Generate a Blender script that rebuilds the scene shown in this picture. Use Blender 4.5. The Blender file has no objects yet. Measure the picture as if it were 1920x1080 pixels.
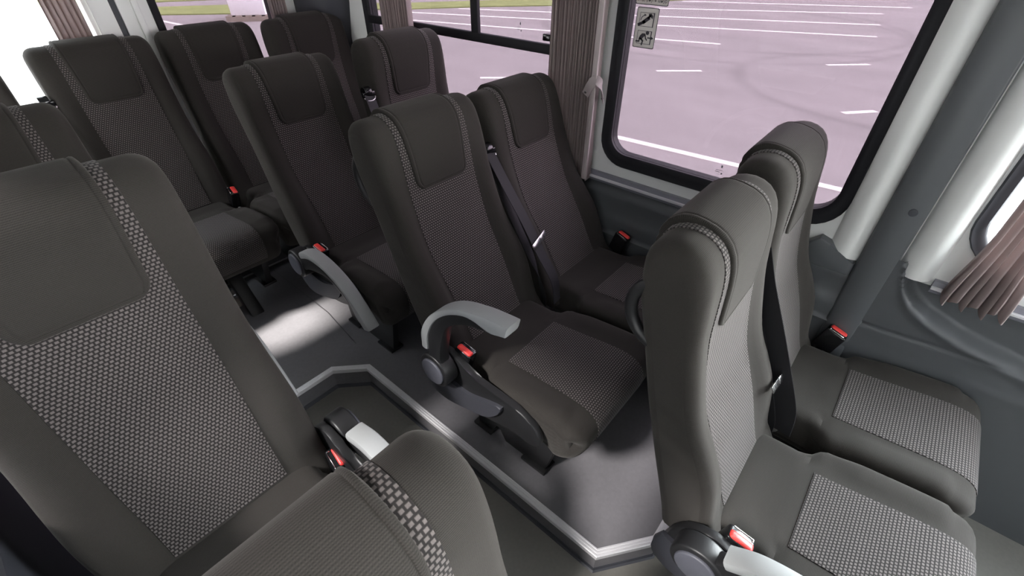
import bpy, bmesh, math, random
from mathutils import Vector, Matrix
random.seed(7)
C = bpy.context.scene.collection
PH = 0.095                      # height of the raised seat platform above the aisle floor
GROUND = PH - 0.75              # parking lot level below the vehicle floor

# ------------------------------------------------------------------ materials
def new_mat(name):
    m = bpy.data.materials.new(name); m.use_nodes = True
    nt = m.node_tree; nt.nodes.clear()
    out = nt.nodes.new('ShaderNodeOutputMaterial')
    return m, nt, out
def nd(nt, kind, **kw):
    n = nt.nodes.new(kind)
    for k, v in kw.items():
        if k.startswith('_'): setattr(n, k[1:], v)
        else: n.inputs[k.replace('__', ' ')].default_value = v
    return n
def mth(nt, op, a, b=None, c=None):
    n = nt.nodes.new('ShaderNodeMath'); n.operation = op
    for i, v in enumerate((a, b, c)):
        if v is None: continue
        if isinstance(v, (int, float)): n.inputs[i].default_value = v
        else: nt.links.new(v, n.inputs[i])
    return n.outputs[0]
def mix_col(nt, fac, a, b):
    n = nt.nodes.new('ShaderNodeMix'); n.data_type = 'RGBA'
    for s, v in ((0, fac), (6, a), (7, b)):
        if isinstance(v, (int, float)): n.inputs[s].default_value = v
        elif isinstance(v, tuple): n.inputs[s].default_value = (*v, 1)
        else: nt.links.new(v, n.inputs[s])
    return n.outputs[2]
def plain(name, col, rough=.5, metal=0, spec=.5, noise=0, nscale=60, bump=0, coat=0):
    m, nt, out = new_mat(name)
    b = nd(nt, 'ShaderNodeBsdfPrincipled', Base__Color=(*col, 1), Roughness=rough, Metallic=metal)
    b.inputs['Specular IOR Level'].default_value = spec
    if coat: b.inputs['Coat Weight'].default_value = coat
    if noise or bump:
        tc = nd(nt, 'ShaderNodeTexCoord'); nz = nd(nt, 'ShaderNodeTexNoise', Scale=nscale, Detail=4.0)
        nt.links.new(tc.outputs['Object'], nz.inputs['Vector'])
        if noise:
            lo = tuple(c * (1 - noise) for c in col); hi = tuple(min(1, c * (1 + noise)) for c in col)
            nt.links.new(mix_col(nt, nz.outputs['Fac'], lo, hi), b.inputs['Base Color'])
        if bump:
            bp = nd(nt, 'ShaderNodeBump', Strength=bump, Distance=.002)
            nt.links.new(nz.outputs['Fac'], bp.inputs['Height']); nt.links.new(bp.outputs[0], b.inputs['Normal'])
    nt.links.new(b.outputs[0], out.inputs[0]); return m
def uv_xy(nt):
    u = nd(nt, 'ShaderNodeUVMap'); s = nd(nt, 'ShaderNodeSeparateXYZ')
    nt.links.new(u.outputs[0], s.inputs[0]); return s.outputs[0], s.outputs[1]
def fabric_plain(name, col, pitch=.0024):
    m, nt, out = new_mat(name)
    b = nd(nt, 'ShaderNodeBsdfPrincipled', Roughness=.9); b.inputs['Specular IOR Level'].default_value = .15
    b.inputs['Sheen Weight'].default_value = .12; b.inputs['Sheen Roughness'].default_value = .45
    b.inputs['Sheen Tint'].default_value = (.75, .72, .68, 1)
    x, y = uv_xy(nt)
    rib = mth(nt, 'SINE', mth(nt, 'MULTIPLY', y, 2 * math.pi / pitch))
    stitch = mth(nt, 'SINE', mth(nt, 'MULTIPLY', x, 2 * math.pi / (pitch * 1.1)))
    f = mth(nt, 'ADD', mth(nt, 'MULTIPLY', rib, .3), mth(nt, 'MULTIPLY', mth(nt, 'MULTIPLY', rib, stitch), .16))
    nz = nd(nt, 'ShaderNodeTexNoise', Scale=900.0, Detail=2.0)
    tc = nd(nt, 'ShaderNodeTexCoord'); nt.links.new(tc.outputs['Object'], nz.inputs['Vector'])
    f = mth(nt, 'ADD', mth(nt, 'ADD', f, .5), mth(nt, 'MULTIPLY', mth(nt, 'SUBTRACT', nz.outputs['Fac'], .5), .8))
    nt.links.new(mix_col(nt, f, tuple(c * .62 for c in col), tuple(c * 1.4 for c in col)), b.inputs['Base Color'])
    bp = nd(nt, 'ShaderNodeBump', Strength=.35, Distance=.0006)
    nt.links.new(f, bp.inputs['Height']); nt.links.new(bp.outputs[0], b.inputs['Normal'])
    nt.links.new(b.outputs[0], out.inputs[0]); return m
def fabric_dash(name, dark, light, px=.0078, py=.0068):
    """rows of pale woven dashes, every other row shifted half a dash"""
    m, nt, out = new_mat(name)
    b = nd(nt, 'ShaderNodeBsdfPrincipled', Roughness=.88); b.inputs['Specular IOR Level'].default_value = .15
    b.inputs['Sheen Weight'].default_value = .14; b.inputs['Sheen Roughness'].default_value = .45
    x, y = uv_xy(nt)
    row = mth(nt, 'DIVIDE', y, py)
    odd = mth(nt, 'MULTIPLY', mth(nt, 'MODULO', mth(nt, 'FLOOR', mth(nt, 'ADD', row, 400)), 2.0), .5)
    u = mth(nt, 'ADD', mth(nt, 'DIVIDE', x, px), odd)
    cu = mth(nt, 'ABSOLUTE', mth(nt, 'SINE', mth(nt, 'MULTIPLY', u, math.pi)))
    cv = mth(nt, 'ABSOLUTE', mth(nt, 'SINE', mth(nt, 'MULTIPLY', row, math.pi)))
    def sstep(v, lo, hi):
        n = nt.nodes.new('ShaderNodeMapRange'); n.interpolation_type = 'SMOOTHSTEP'
        nt.links.new(v, n.inputs[0]); n.inputs[1].default_value = lo; n.inputs[2].default_value = hi
        return n.outputs[0]
    d = mth(nt, 'MULTIPLY', sstep(cu, .30, .75), sstep(cv, .30, .85))
    nz = nd(nt, 'ShaderNodeTexNoise', Scale=700.0, Detail=2.0)
    tc = nd(nt, 'ShaderNodeTexCoord'); nt.links.new(tc.outputs['Object'], nz.inputs['Vector'])
    d2 = mth(nt, 'MULTIPLY', d, mth(nt, 'ADD', .45, nz.outputs['Fac']))
    nt.links.new(mix_col(nt, d2, dark, light), b.inputs['Base Color'])
    bp = nd(nt, 'ShaderNodeBump', Strength=.5, Distance=.001)
    nt.links.new(d, bp.inputs['Height']); nt.links.new(bp.outputs[0], b.inputs['Normal'])
    nt.links.new(b.outputs[0], out.inputs[0]); return m
def glass(name, tint, refl=.010):
    m, nt, out = new_mat(name)
    t = nd(nt, 'ShaderNodeBsdfTransparent', Color=(*tint, 1)); g = nd(nt, 'ShaderNodeBsdfGlossy', Roughness=.02)
    mx = nd(nt, 'ShaderNodeMixShader', Fac=refl)
    nt.links.new(t.outputs[0], mx.inputs[1]); nt.links.new(g.outputs[0], mx.inputs[2]); nt.links.new(mx.outputs[0], out.inputs[0])
    return m
def asphalt():
    m, nt, out = new_mat('asphalt')
    b = nd(nt, 'ShaderNodeBsdfPrincipled', Roughness=.95); b.inputs['Specular IOR Level'].default_value = .1
    tc = nd(nt, 'ShaderNodeTexCoord')
    n1 = nd(nt, 'ShaderNodeTexNoise', Scale=.9, Detail=6.0, Roughness=.65); n2 = nd(nt, 'ShaderNodeTexNoise', Scale=55.0, Detail=3.0)
    mp = nd(nt, 'ShaderNodeMapping'); mp.inputs['Scale'].default_value = (1.3, .5, 1)
    nt.links.new(tc.outputs['Object'], mp.inputs[0]); nt.links.new(mp.outputs[0], n1.inputs['Vector']); nt.links.new(tc.outputs['Object'], n2.inputs['Vector'])
    s = nd(nt, 'ShaderNodeSeparateXYZ'); nt.links.new(tc.outputs['Object'], s.inputs[0])
    # two faint tyre scrub marks curving over the lot
    ring = None
    for cx, cy, r, w in ((14.6, 5.2, 4.6, .10), (15.6, 4.9, 4.2, .12), (10.5, .3, 2.6, .12)):
        dx = mth(nt, 'SUBTRACT', s.outputs[0], cx); dy = mth(nt, 'SUBTRACT', s.outputs[1], cy)
        dist = mth(nt, 'SQRT', mth(nt, 'ADD', mth(nt, 'MULTIPLY', dx, dx), mth(nt, 'MULTIPLY', dy, dy)))
        k = mth(nt, 'SUBTRACT', 1, mth(nt, 'MINIMUM', 1, mth(nt, 'DIVIDE', mth(nt, 'ABSOLUTE', mth(nt, 'SUBTRACT', dist, r)), w * 1.6)))
        ring = k if ring is None else mth(nt, 'MAXIMUM', ring, k)
    f = mth(nt, 'ADD', mth(nt, 'MULTIPLY', n1.outputs['Fac'], .75), mth(nt, 'MULTIPLY', n2.outputs['Fac'], .45))
    f = mth(nt, 'SUBTRACT', f, mth(nt, 'MULTIPLY', ring, .22))
    nt.links.new(mix_col(nt, f, (.165, .157, .155), (.385, .366, .364)), b.inputs['Base Color'])
    nt.links.new(b.outputs[0], out.inputs[0]); return m
def curtain_mat():
    m, nt, out = new_mat('curtain_fabric')
    b = nd(nt, 'ShaderNodeBsdfPrincipled', Base__Color=(.40, .335, .325, 1), Roughness=.85)
    t = nd(nt, 'ShaderNodeBsdfTranslucent', Color=(.42, .34, .33, 1)); mx = nd(nt, 'ShaderNodeMixShader', Fac=.3)
    nt.links.new(b.outputs[0], mx.inputs[1]); nt.links.new(t.outputs[0], mx.inputs[2]); nt.links.new(mx.outputs[0], out.inputs[0])
    return m
M = dict(
    fabric=fabric_plain('charcoal_ribbed_cloth', (.032, .0290, .0262)),
    cover=fabric_plain('charcoal_cover_cloth', (.030, .0272, .0245), .0028),
    dash=fabric_dash('woven_dash_cloth', (.020, .0175, .017), (.135, .119, .114)),
    black=plain('black_plastic', (.013, .013, .014), .42, bump=.05, nscale=300),
    gloss=plain('glossy_black_plastic', (.008, .008, .009), .16),
    side=plain('dark_grey_plastic', (.040, .041, .050), .5, bump=.08, nscale=400),
    cap=plain('grey_cap_plastic', (.085, .087, .105), .5, bump=.06, nscale=400),
    pad=plain('light_grey_plastic', (.33, .34, .34), .48, bump=.06, nscale=400),
    belt=plain('belt_webbing', (.016, .0155, .018), .7, spec=.3, bump=.12, nscale=900),
    red=plain('red_button', (.80, .055, .050), .38),
    amber=plain('amber_label', (.85, .38, .06), .5),
    chrome=plain('steel', (.72, .71, .72), .22, 1.0),
    alu=plain('aluminium', (.86, .85, .87), .42, .40),
    vinyl=plain('grey_vinyl_floor', (.165, .160, .170), .33, spec=.5, noise=.14, nscale=90, bump=.06),
    vinyl_low=plain('grey_vinyl_aisle', (.165, .160, .145), .34, spec=.5, noise=.14, nscale=90, bump=.06),
    white=plain('white_trim', (.82, .83, .81), .38, noise=.02, nscale=12),
    trim=plain('charcoal_wall_trim', (.088, .094, .100), .40, bump=.06, nscale=500),
    trim_dark=plain('dark_pillar_trim', (.042, .044, .054), .5, bump=.05, nscale=500),
    rubber=plain('black_rubber', (.008, .008, .011), .6, spec=.3),
    railgrey=plain('grey_rail_plastic', (.20, .20, .235), .42),
    curtain=curtain_mat(),
    hem=plain('curtain_hem', (.46, .40, .40), .8),
    clip=plain('grey_strap', (.34, .29, .29), .6),
    tint=glass('tinted_glass', (.305, .274, .295)),
    dimming=glass('sun_dimming_glass', (.50, .50, .51)),  # for the added left panes that hold back sun
    clear=glass('clear_glass', (.97, .98, .97)),
    asphalt=asphalt(),
    paint=plain('white_road_paint', (.80, .79, .77), .8, noise=.08, nscale=20),
    grass=plain('mown_grass', (.26, .305, .13), .95, spec=.05, noise=.35, nscale=2.2),
    timber=plain('pallet_timber', (.27, .235, .20), .8, noise=.25, nscale=14),
    wrap=plain('white_wrap', (.78, .79, .80), .5, noise=.05, nscale=5),
    sticker=plain('sticker_film', (.60, .57, .54), .6),
    ink=plain('sticker_ink', (.035, .03, .04), .6),
    lining=plain('pale_roof_lining', (.80, .80, .78), .9),
)

# ------------------------------------------------------------------ helpers
def mesh_obj(name, bm, mat, parent=None, smooth=True, sharp=None):
    me = bpy.data.meshes.new(name); bmesh.ops.recalc_face_normals(bm, faces=bm.faces)
    if smooth:
        for f in bm.faces: f.smooth = True
        lim = math.radians(sharp or 38)
        for e in bm.edges:
            if len(e.link_faces) == 2 and e.calc_face_angle(0) > lim: e.smooth = False
    bm.to_mesh(me); bm.free()
    o = bpy.data.objects.new(name, me); C.objects.link(o)
    if mat: me.materials.append(M[mat])
    if parent: o.parent = parent
    return o
def tag(o, label=None, cat=None, group=None, kind=None):
    for k, v in (('label', label), ('category', cat), ('group', group), ('kind', kind)):
        if v: o[k] = v
    return o
def struct(o, label=None, cat=None):
    return tag(o, label, cat, kind='structure')
def empty(name, loc):
    o = bpy.data.objects.new(name, None); o.empty_display_size = .05; C.objects.link(o); o.location = loc; return o
def box(bm, lo, hi, bev=0, seg=2):
    r = bmesh.ops.create_cube(bm, size=1); vs = r['verts']
    for v in vs:
        v.co = Vector([(lo[i] + hi[i]) / 2 + v.co[i] * (hi[i] - lo[i]) for i in range(3)])
    if bev:
        es = list({e for v in vs for e in v.link_edges})
        bmesh.ops.bevel(bm, geom=es, offset=bev, segments=seg, profile=.5, affect='EDGES')
def prism(bm, pts, axis, a, b, bev=0, seg=2):
    """polygon pts in the plane across `axis`, extruded from a to b"""
    def mk(p, t):
        return Vector((t, p[0], p[1])) if axis == 'x' else Vector((p[0], t, p[1])) if axis == 'y' else Vector((p[0], p[1], t))
    v0 = [bm.verts.new(mk(p, a)) for p in pts]; v1 = [bm.verts.new(mk(p, b)) for p in pts]
    fs = [bm.faces.new(v0), bm.faces.new(v1[::-1])]
    n = len(pts)
    for i in range(n): fs.append(bm.faces.new((v0[i], v1[i], v1[(i + 1) % n], v0[(i + 1) % n])))
    if bev:
        es = list({e for v in v0 + v1 for e in v.link_edges if (e.verts[0] in v0) == (e.verts[1] in v0)})
        bmesh.ops.bevel(bm, geom=es, offset=bev, segments=seg, profile=.5, affect='EDGES')
def cyl(bm, c, axis, r, h, seg=28, r2=None, bev=0):
    res = bmesh.ops.create_cone(bm, cap_ends=True, segments=seg, radius1=r, radius2=r if r2 is None else r2, depth=h)
    q = Vector((0, 0, 1)).rotation_difference(Vector(axis).normalized())
    mt = Matrix.Translation(c) @ q.to_matrix().to_4x4()
    bmesh.ops.transform(bm, matrix=mt, verts=res['verts'])
    if bev:
        es = [e for e in {e for v in res['verts'] for e in v.link_edges} if any(len(f.verts) > 4 for f in e.link_faces)]
        bmesh.ops.bevel(bm, geom=es, offset=bev, segments=3, profile=.5, affect='EDGES')
def crom(pts, n):
    """n points, evenly spaced along a Catmull-Rom curve through pts"""
    P = [Vector(p) for p in pts]; P = [P[0] * 2 - P[1]] + P + [P[-1] * 2 - P[-2]]
    dense = []
    for i in range(1, len(P) - 2):
        a, b, c, d = P[i - 1:i + 3]
        for k in range(16):
            t = k / 16
            dense.append(.5 * (2 * b + (c - a) * t + (2 * a - 5 * b + 4 * c - d) * t * t + (3 * b - a - 3 * c + d) * t ** 3))
    dense.append(P[-2]); L = [0]
    for i in range(1, len(dense)): L.append(L[-1] + (dense[i] - dense[i - 1]).length)
    out = []; j = 0
    for k in range(n):
        s = L[-1] * k / (n - 1)
        while j < len(L) - 2 and L[j + 1] < s: j += 1
        t = (s - L[j]) / max(1e-9, L[j + 1] - L[j]); out.append(dense[j].lerp(dense[j + 1], min(1, max(0, t))))
    return out
def sweep(bm, path, sect, up=None, caps=True):
    """sect: (u,v) pairs; path: points; u runs along the side vector, v along the normal"""
    n = len(path); rings = []
    for i, p in enumerate(path):
        p = Vector(p); t = (Vector(path[min(n - 1, i + 1)]) - Vector(path[max(0, i - 1)])).normalized()
        ref = Vector(up[i] if isinstance(up, list) else (up or (1, 0, 0)))
        s = (ref - t * ref.dot(t)).normalized(); nn = t.cross(s)
        rings.append([bm.verts.new(p + s * a + nn * b) for a, b in (sect[i] if isinstance(sect[0][0], (tuple, list)) else sect)])
    m = len(rings[0])
    for i in range(n - 1):
        for j in range(m): bm.faces.new((rings[i][j], rings[i][(j + 1) % m], rings[i + 1][(j + 1) % m], rings[i + 1][j]))
    if caps: bm.faces.new(rings[0]); bm.faces.new(rings[-1][::-1])
def circ(r, n=12): return [(r * math.cos(2 * math.pi * k / n), r * math.sin(2 * math.pi * k / n)) for k in range(n)]
def rrect(w, h, r, n=4):
    out = []
    for cx, cy, a0 in ((w - r, h - r, 0), (-w + r, h - r, 90), (-w + r, -h + r, 180), (w - r, -h + r, 270)):
        for k in range(n + 1):
            a = math.radians(a0 + 90 * k / n); out.append((cx + r * math.cos(a), cy + r * math.sin(a)))
    return out
def rbox(y0, y1, z0, z1, r, n=7):
    return [((y0 + y1) / 2 + a, (z0 + z1) / 2 + b) for a, b in rrect((y1 - y0) / 2, (z1 - z0) / 2, r, n)]
def sstep(t): t = min(1, max(0, t)); return t * t * (3 - 2 * t)
def grid(bm, rows, close=False):
    V = [[bm.verts.new(p) for p in r] for r in rows]
    for i in range(len(V) - 1):
        n = len(V[i])
        for j in range(n if close else n - 1):
            bm.faces.new((V[i][j], V[i][(j + 1) % n], V[i + 1][(j + 1) % n], V[i + 1][j]))
    return V

# ------------------------------------------------------------------ the seat
FRONT = [(.085, .300), (.112, .340), (.135, .374), (.181, .495), (.215, .570), (.245, .638), (.266, .72), (.280, .80), (.284, .86),
         (.288, .92), (.296, .96), (.310, .985), (.330, 1.000), (.355, 1.006)]
REAR = [(.355, 1.006), (.380, 1.003), (.400, .992), (.412, .970), (.414, .94), (.405, .88), (.378, .78), (.345, .66), (.305, .54), (.265, .42), (.240, .34), (.230, .300)]
class Loop:
    """a closed outline in the (y, z) plane, split in an upper and a lower run of equal count"""
    def __init__(s, a, b, n, sign=1):
        s.sign = sign; s.a = crom(a, n); s.b = crom(b, n); s.p = s.a + s.b[1:]; s.n = n
        L = [0]
        for i in range(1, len(s.p)): L.append(L[-1] + (s.p[i] - s.p[i - 1]).length)
        s.L = L
    def at(s, d):
        j = 0
        d = min(max(d, 0), s.L[-1] - 1e-6)
        lo, hi = 0, len(s.L) - 1
        while hi - lo > 1:
            mid = (lo + hi) // 2
            if s.L[mid] <= d: lo = mid
            else: hi = mid
        t = (d - s.L[lo]) / max(1e-9, s.L[lo + 1] - s.L[lo]); return s.p[lo].lerp(s.p[lo + 1], t)
    def nrm(s, d):
        t = s.at(d + .004) - s.at(d - .004); t.normalize(); return Vector((-t[1], t[0])) * s.sign
    def find(s, test):
        for i, p in enumerate(s.p):
            if test(i, p): return s.L[i]
BK = Loop(FRONT, REAR, 44)
def bk_hw(z):
    h = .196 + .010 * sstep((.75 - z) / .3)
    return h
def bk_pt(u, d, off=0, x=None):
    """surface of the backrest: u in -1..1 across (or x in metres), d metres along the outline"""
    p = BK.at(d); n = BK.nrm(d); hw = bk_hw(p[1]); re = .026 + .010 * sstep((p[1] - .86) / .12)
    X = u * hw if x is None else x
    ax = abs(X); ins = 0
    t = (ax - (hw - re)) / re
    if t > 0: ins = re * (1 - math.sqrt(max(0, 1 - min(1, t) ** 2)))
    q = p + n * (off - ins)
    front = d < BK.L[BK.n - 1] * .995
    if front:
        b = .030 * math.exp(-((p[1] - .53) / .15) ** 2) + .012 * math.exp(-((p[1] - .75) / .12) ** 2)
        q = q + Vector((-b * sstep((ax - .112) / .05), 0))
    return Vector((X, q[0], q[1]))
US = [-1, -.985, -.96, -.93, -.90, -.87, -.82, -.76, -.70, -.64, -.58, -.5, -.35, -.18, 0]
US = US + [-u for u in US[-2::-1]]
PIV = Vector((0, .0945, .3375))
_cache = {}
def uvset(bm, f):
    l = bm.loops.layers.uv.new('UVMap')
    for fc in bm.faces:
        for lp in fc.loops: lp[l].uv = f(lp.vert)
def shared(name, key, mat, parent, make):
    """one mesh per kind of part, used again by every seat that has it"""
    if key not in _cache:
        o = mesh_obj(name, make(), mat, parent); _cache[key] = o.data; return o
    o = bpy.data.objects.new(name, _cache[key]); C.objects.link(o); o.parent = parent; return o
def mk_back():
    bm = bmesh.new(); ex = {}
    rows = []
    for u in US:
        rows.append([bk_pt(u, d) for d in BK.L])
    V = grid(bm, rows)
    n = BK.n
    for row, rev in ((V[0], 0), (V[-1], 1)):
        N = len(row)
        for i in range(n - 2):
            a, b, c, d = row[i], row[i + 1], row[N - 2 - i], row[N - 1 - i]
            bm.faces.new((a, b, c, d))
        bm.faces.new((row[n - 2], row[n - 1], row[n]))
    for i in range(len(V) - 1): bm.faces.new((V[i][0], V[i][-1], V[i + 1][-1], V[i + 1][0]))
    for r_, row in enumerate(V):
        for i, v in enumerate(row): ex[v] = (v.co.x, BK.L[i])
    uvset(bm, lambda v: ex[v])
    for v in bm.verts: v.co -= PIV
    return bm
def patch(surf, hwf, d0, d1, H, rc, inset=True, cols=None, rc_top=0.0):
    """a cloth piece lying on a surface: half width hwf(d), from d0 to d1, thickness H, rounded corners"""
    bm = bmesh.new(); ex = {}
    e = [0, .0008, .002, .004, .007, .010, .0115, .013, .0145, .018] if inset else [0, .0008, .0025]
    L = d1 - d0
    ds = [d0 + x for x in e] + [d0 + .018 + (L - .036) * k / 50 for k in range(1, 50)] + [d1 - x for x in e[::-1]] if inset else \
         [d0 + x for x in e] + [d0 + .003 + (L - .006) * k / 60 for k in range(1, 60)] + [d1 - x for x in e[::-1]]
    rows = []
    for d in ds:
        hw = hwf(d)
        for lo, r in ((d - d0, rc), (d1 - d, rc_top)):
            if r and lo < r: hw -= r * (1 - math.sqrt(max(0, 1 - ((r - lo) / r) ** 2)))
        hw = max(hw, .004)
        xs = [-hw + x for x in e if x < hw] + [(-hw + e[-1]) + (2 * hw - 2 * e[-1]) * k / 16 for k in range(1, 16)] + [hw - x for x in e[::-1] if x < hw]
        row = []
        for x in xs:
            dd = min(hw - abs(x), d - d0, d1 - d)
            t = min(1, max(0, dd / (H * .8))); h = H * math.sqrt(max(0, 1 - (1 - t) ** 2))
            if inset:
                h += .006 * sstep((d - dTop + .01) / .045) * min(1, dd / .004)
                h -= .0018 * math.exp(-((dd - .0122) / .0016) ** 2) * (1 if d1 - d > .03 else 0) + .002 * math.exp(-((d1 - d - .030) / .003) ** 2)
            if dd < 1e-5: h = -.003
            row.append((x, d, h))
        rows.append(row)
    V = []
    for row in rows:
        r = []
        for x, d, h in row:
            v = bm.verts.new(surf(x, d, h)); ex[v] = (x, d); r.append(v)
        V.append(r)
    for i in range(len(V) - 1):
        for j in range(len(V[i]) - 1): bm.faces.new((V[i][j], V[i][j + 1], V[i + 1][j + 1], V[i + 1][j]))
    uvset(bm, lambda v: ex[v]); return bm
dP0 = BK.find(lambda i, p: p[1] > .355); dF0 = BK.find(lambda i, p: p[1] > .797)
dTop = BK.L[BK.n - 1]; dR = BK.find(lambda i, p: i > BK.n and p[1] < .948)
def mk_bpanel():
    bm = patch(lambda x, d, h: bk_pt(0, d, h, x=x), lambda d: .112 + .011 * sstep((d - dP0) / .35), dP0, dR - .01, .0022, 0, inset=False)
    for v in bm.verts: v.co -= PIV
    return bm
def mk_cover():
    bm = patch(lambda x, d, h: bk_pt(0, d, h, x=x), lambda d: .095 + .009 * sstep((d - dF0) / .2), dF0, dR + .008, .0095, .032, rc_top=.006)
    for v in bm.verts: v.co -= PIV
    return bm
CT = [(.172, .322), (.168, .342), (.145, .355), (.10, .359), (.05, .361), (0, .3625), (-.05, .366), (-.12, .374), (-.2, .383), (-.250, .386), (-.283, .382), (-.307, .370), (-.323, .348), (-.328, .318)]
CB = [(-.328, .318), (-.322, .285), (-.302, .245), (-.272, .216), (-.240, .205), (-.20, .226), (-.1, .250), (.05, .256), (.14, .262), (.166, .285), (.172, .322)]
CU = Loop(CT, CB, 40, -1)
def cu_hw(d):
    p = CU.at(d); y = p[0]
    if d < CU.L[CU.n - 1]:
        h = .170 + .042 * sstep((.03 - y) / .05) - .004 * math.exp(-((y - .0) / .012) ** 2)
        r = .032; t = (-.296 - y) / r
        if t > 0: h -= r * (1 - math.sqrt(max(0, 1 - min(1, t) ** 2))) * .9
    else:
        t = (d - CU.L[CU.n - 1])
        h = .1832 + .012 * sstep(t / .09)
    return h
def cu_pt(u, d, off=0, x=None):
    p = CU.at(d); n = CU.nrm(d); hw = cu_hw(d); re = .034
    X = u * hw if x is None else x
    ax = abs(X); t = (ax - (hw - re)) / re; ins = 0
    if t > 0: ins = re * (1 - math.sqrt(max(0, 1 - min(1, t) ** 2)))
    if d < CU.L[CU.n - 1] * .8:
        w = sstep((ax - .108) / .02)
        ins += w * .007 * math.exp(-((p[0] - .002) / .009) ** 2)
        ins -= .010 * sstep((ax - .12) / .05) * sstep((-.02 - p[0]) / .08) * sstep((p[0] + .36) / .1)
        ins += .004 * math.exp(-((p[0] - .06) / .035) ** 2) * sstep((.15 - ax) / .08)
    q = p + n * (off - ins); return Vector((X, q[0], q[1]))
def mk_cushion():
    bm = bmesh.new(); ex = {}
    V = grid(bm, [[cu_pt(u, d) for d in CU.L] for u in US]); n = CU.n
    for row in (V[0], V[-1]):
        N = len(row)
        for i in range(n - 2): bm.faces.new((row[i], row[i + 1], row[N - 2 - i], row[N - 1 - i]))
        bm.faces.new((row[n - 2], row[n - 1], row[n]))
    for row in V:
        for i, v in enumerate(row): ex[v] = (v.co.x, CU.L[i])
    uvset(bm, lambda v: ex[v])
    bmesh.ops.remove_doubles(bm, verts=[v for r in V for v in (r[0], r[-1])], dist=1e-5); return bm
cP0 = CU.find(lambda i, p: p[0] < .001); cP1 = CU.find(lambda i, p: i > CU.n and p[1] < .262)
def mk_cpanel():
    return patch(lambda x, d, h: cu_pt(0, d, h, x=x), lambda d: .112 + .009 * sstep((d - cP0) / .3), cP0, cP1, .0022, 0, inset=False)
HUB = Vector((0, .125, .363))
ARM_O = [(.050, .015), (.038, .079), (.029, .145), (-.017, .219), (-.093, .284), (-.182, .319), (-.246, .331), (-.279, .335)]
ARM_I = [(-.040, .020), (-.032, .060), (-.046, .133), (-.075, .205), (-.140, .255), (-.205, .276), (-.250, .293), (-.271, .300)]
def arm_sections(fo, fi, hw, i0, i1, N=40):
    o = crom(ARM_O, N); i = crom(ARM_I, N); rings = []
    for k in range(N):
        t = k / (N - 1)
        if t < i0 or t > i1: continue
        a, b = o[k], i[k]; A = a.lerp(b, fo(t)); B = a.lerp(b, fi(t)); w = hw(t); r = min(.008, (B - A).length * .3)
        d = (B - A).normalized(); ring = []
        for sx, e, s in ((-1, A, 1), (1, A, 1), (1, B, -1), (-1, B, -1)):
            pts = [(sx * w, e + d * r * s), (sx * (w - r * .3), e + d * r * .3 * s), (sx * (w - r), e)]
            if (sx < 0) == (s < 0): pts = pts[::-1]
            ring += pts
        rings.append([Vector((x, p[0], p[1])) for x, p in ring])
    return rings
def mk_arm():
    bm = bmesh.new()
    R = arm_sections(lambda t: .30, lambda t: 1, lambda t: .019, 0, .93); V = grid(bm, R, True); bm.faces.new(V[0]); bm.faces.new(V[-1])
    cyl(bm, (0, 0, 0), (1, 0, 0), .056, .046, 36, bev=.006); return bm
def mk_pad():
    bm = bmesh.new()
    R = arm_sections(lambda t: 0, lambda t: .36 + .64 * sstep((t - .72) / .2), lambda t: .0235, .12, 1.0); V = grid(bm, R, True); bm.faces.new(V[0]); bm.faces.new(V[-1])
    return bm
def mk_cap():
    bm = bmesh.new(); cyl(bm, (0, 0, 0), (1, 0, 0), .043, .010, 36, bev=.004); return bm
def mk_sidecover():
    bm = bmesh.new()
    pts = crom([(.205, .30), (.185, .37), (.125, .415), (.07, .400), (.02, .372), (-.086, .368), (-.164, .362), (-.212, .325), (-.222, .285), (-.20, .262), (-.12, .262), (-.05, .240), (.048, .222), (.145, .205), (.205, .225), (.213, .265)], 60)
    prism(bm, [tuple(p) for p in pts], 'x', -.009, .012, .005); return bm
def mk_sidetrim():
    bm = bmesh.new()
    pts = crom([(.222, .285), (.212, .222), (.145, .198), (.05, .222), (-.045, .262), (-.10, .338), (-.055, .332), (.03, .300), (.10, .300), (.165, .312), (.21, .322)], 44)
    prism(bm, [tuple(p) for p in pts], 'x', -.008, .006, .004); return bm
def mk_leg(h):
    bm = bmesh.new()
    pts = [(.135, .262), (.100, -h), (.035, -h), (.020, .055), (.000, .055), (-.020, -h), (-.185, -h), (-.230, .215)]
    prism(bm, pts, 'x', -.014, .014, .004); box(bm, (-.03, .03, -h), (.03, .11, -h + .012), .003); box(bm, (-.03, -.195, -h), (.03, -.10, -h + .012), .003); return bm
def mk_buckle():
    bm = bmesh.new(); box(bm, (-.018, -.029, -.065), (.018, .029, .012), .006, 3); box(bm, (-.007, -.010, -.17), (.007, .010, -.05), .003); return bm
def mk_button():
    bm = bmesh.new(); box(bm, (-.0155, -.025, .006), (.0045, .025, .0165), .006, 3); return bm
def mk_slot():
    bm = bmesh.new(); box(bm, (.0075, -.023, .008), (.0150, -.020, .0140), .001, 1); box(bm, (.0140, -.023, .008), (.0156, .021, .0132), .0007, 1); return bm
def mk_handle():
    bm = bmesh.new()
    path = crom([(0, -.030, .075), (0, .018, .064), (0, .050, .035), (0, .060, -.005), (0, .048, -.045), (0, .018, -.070), (0, -.034, -.080)], 26)
    sweep(bm, path, circ(.0125, 12), (1, 0, 0)); return bm
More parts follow.
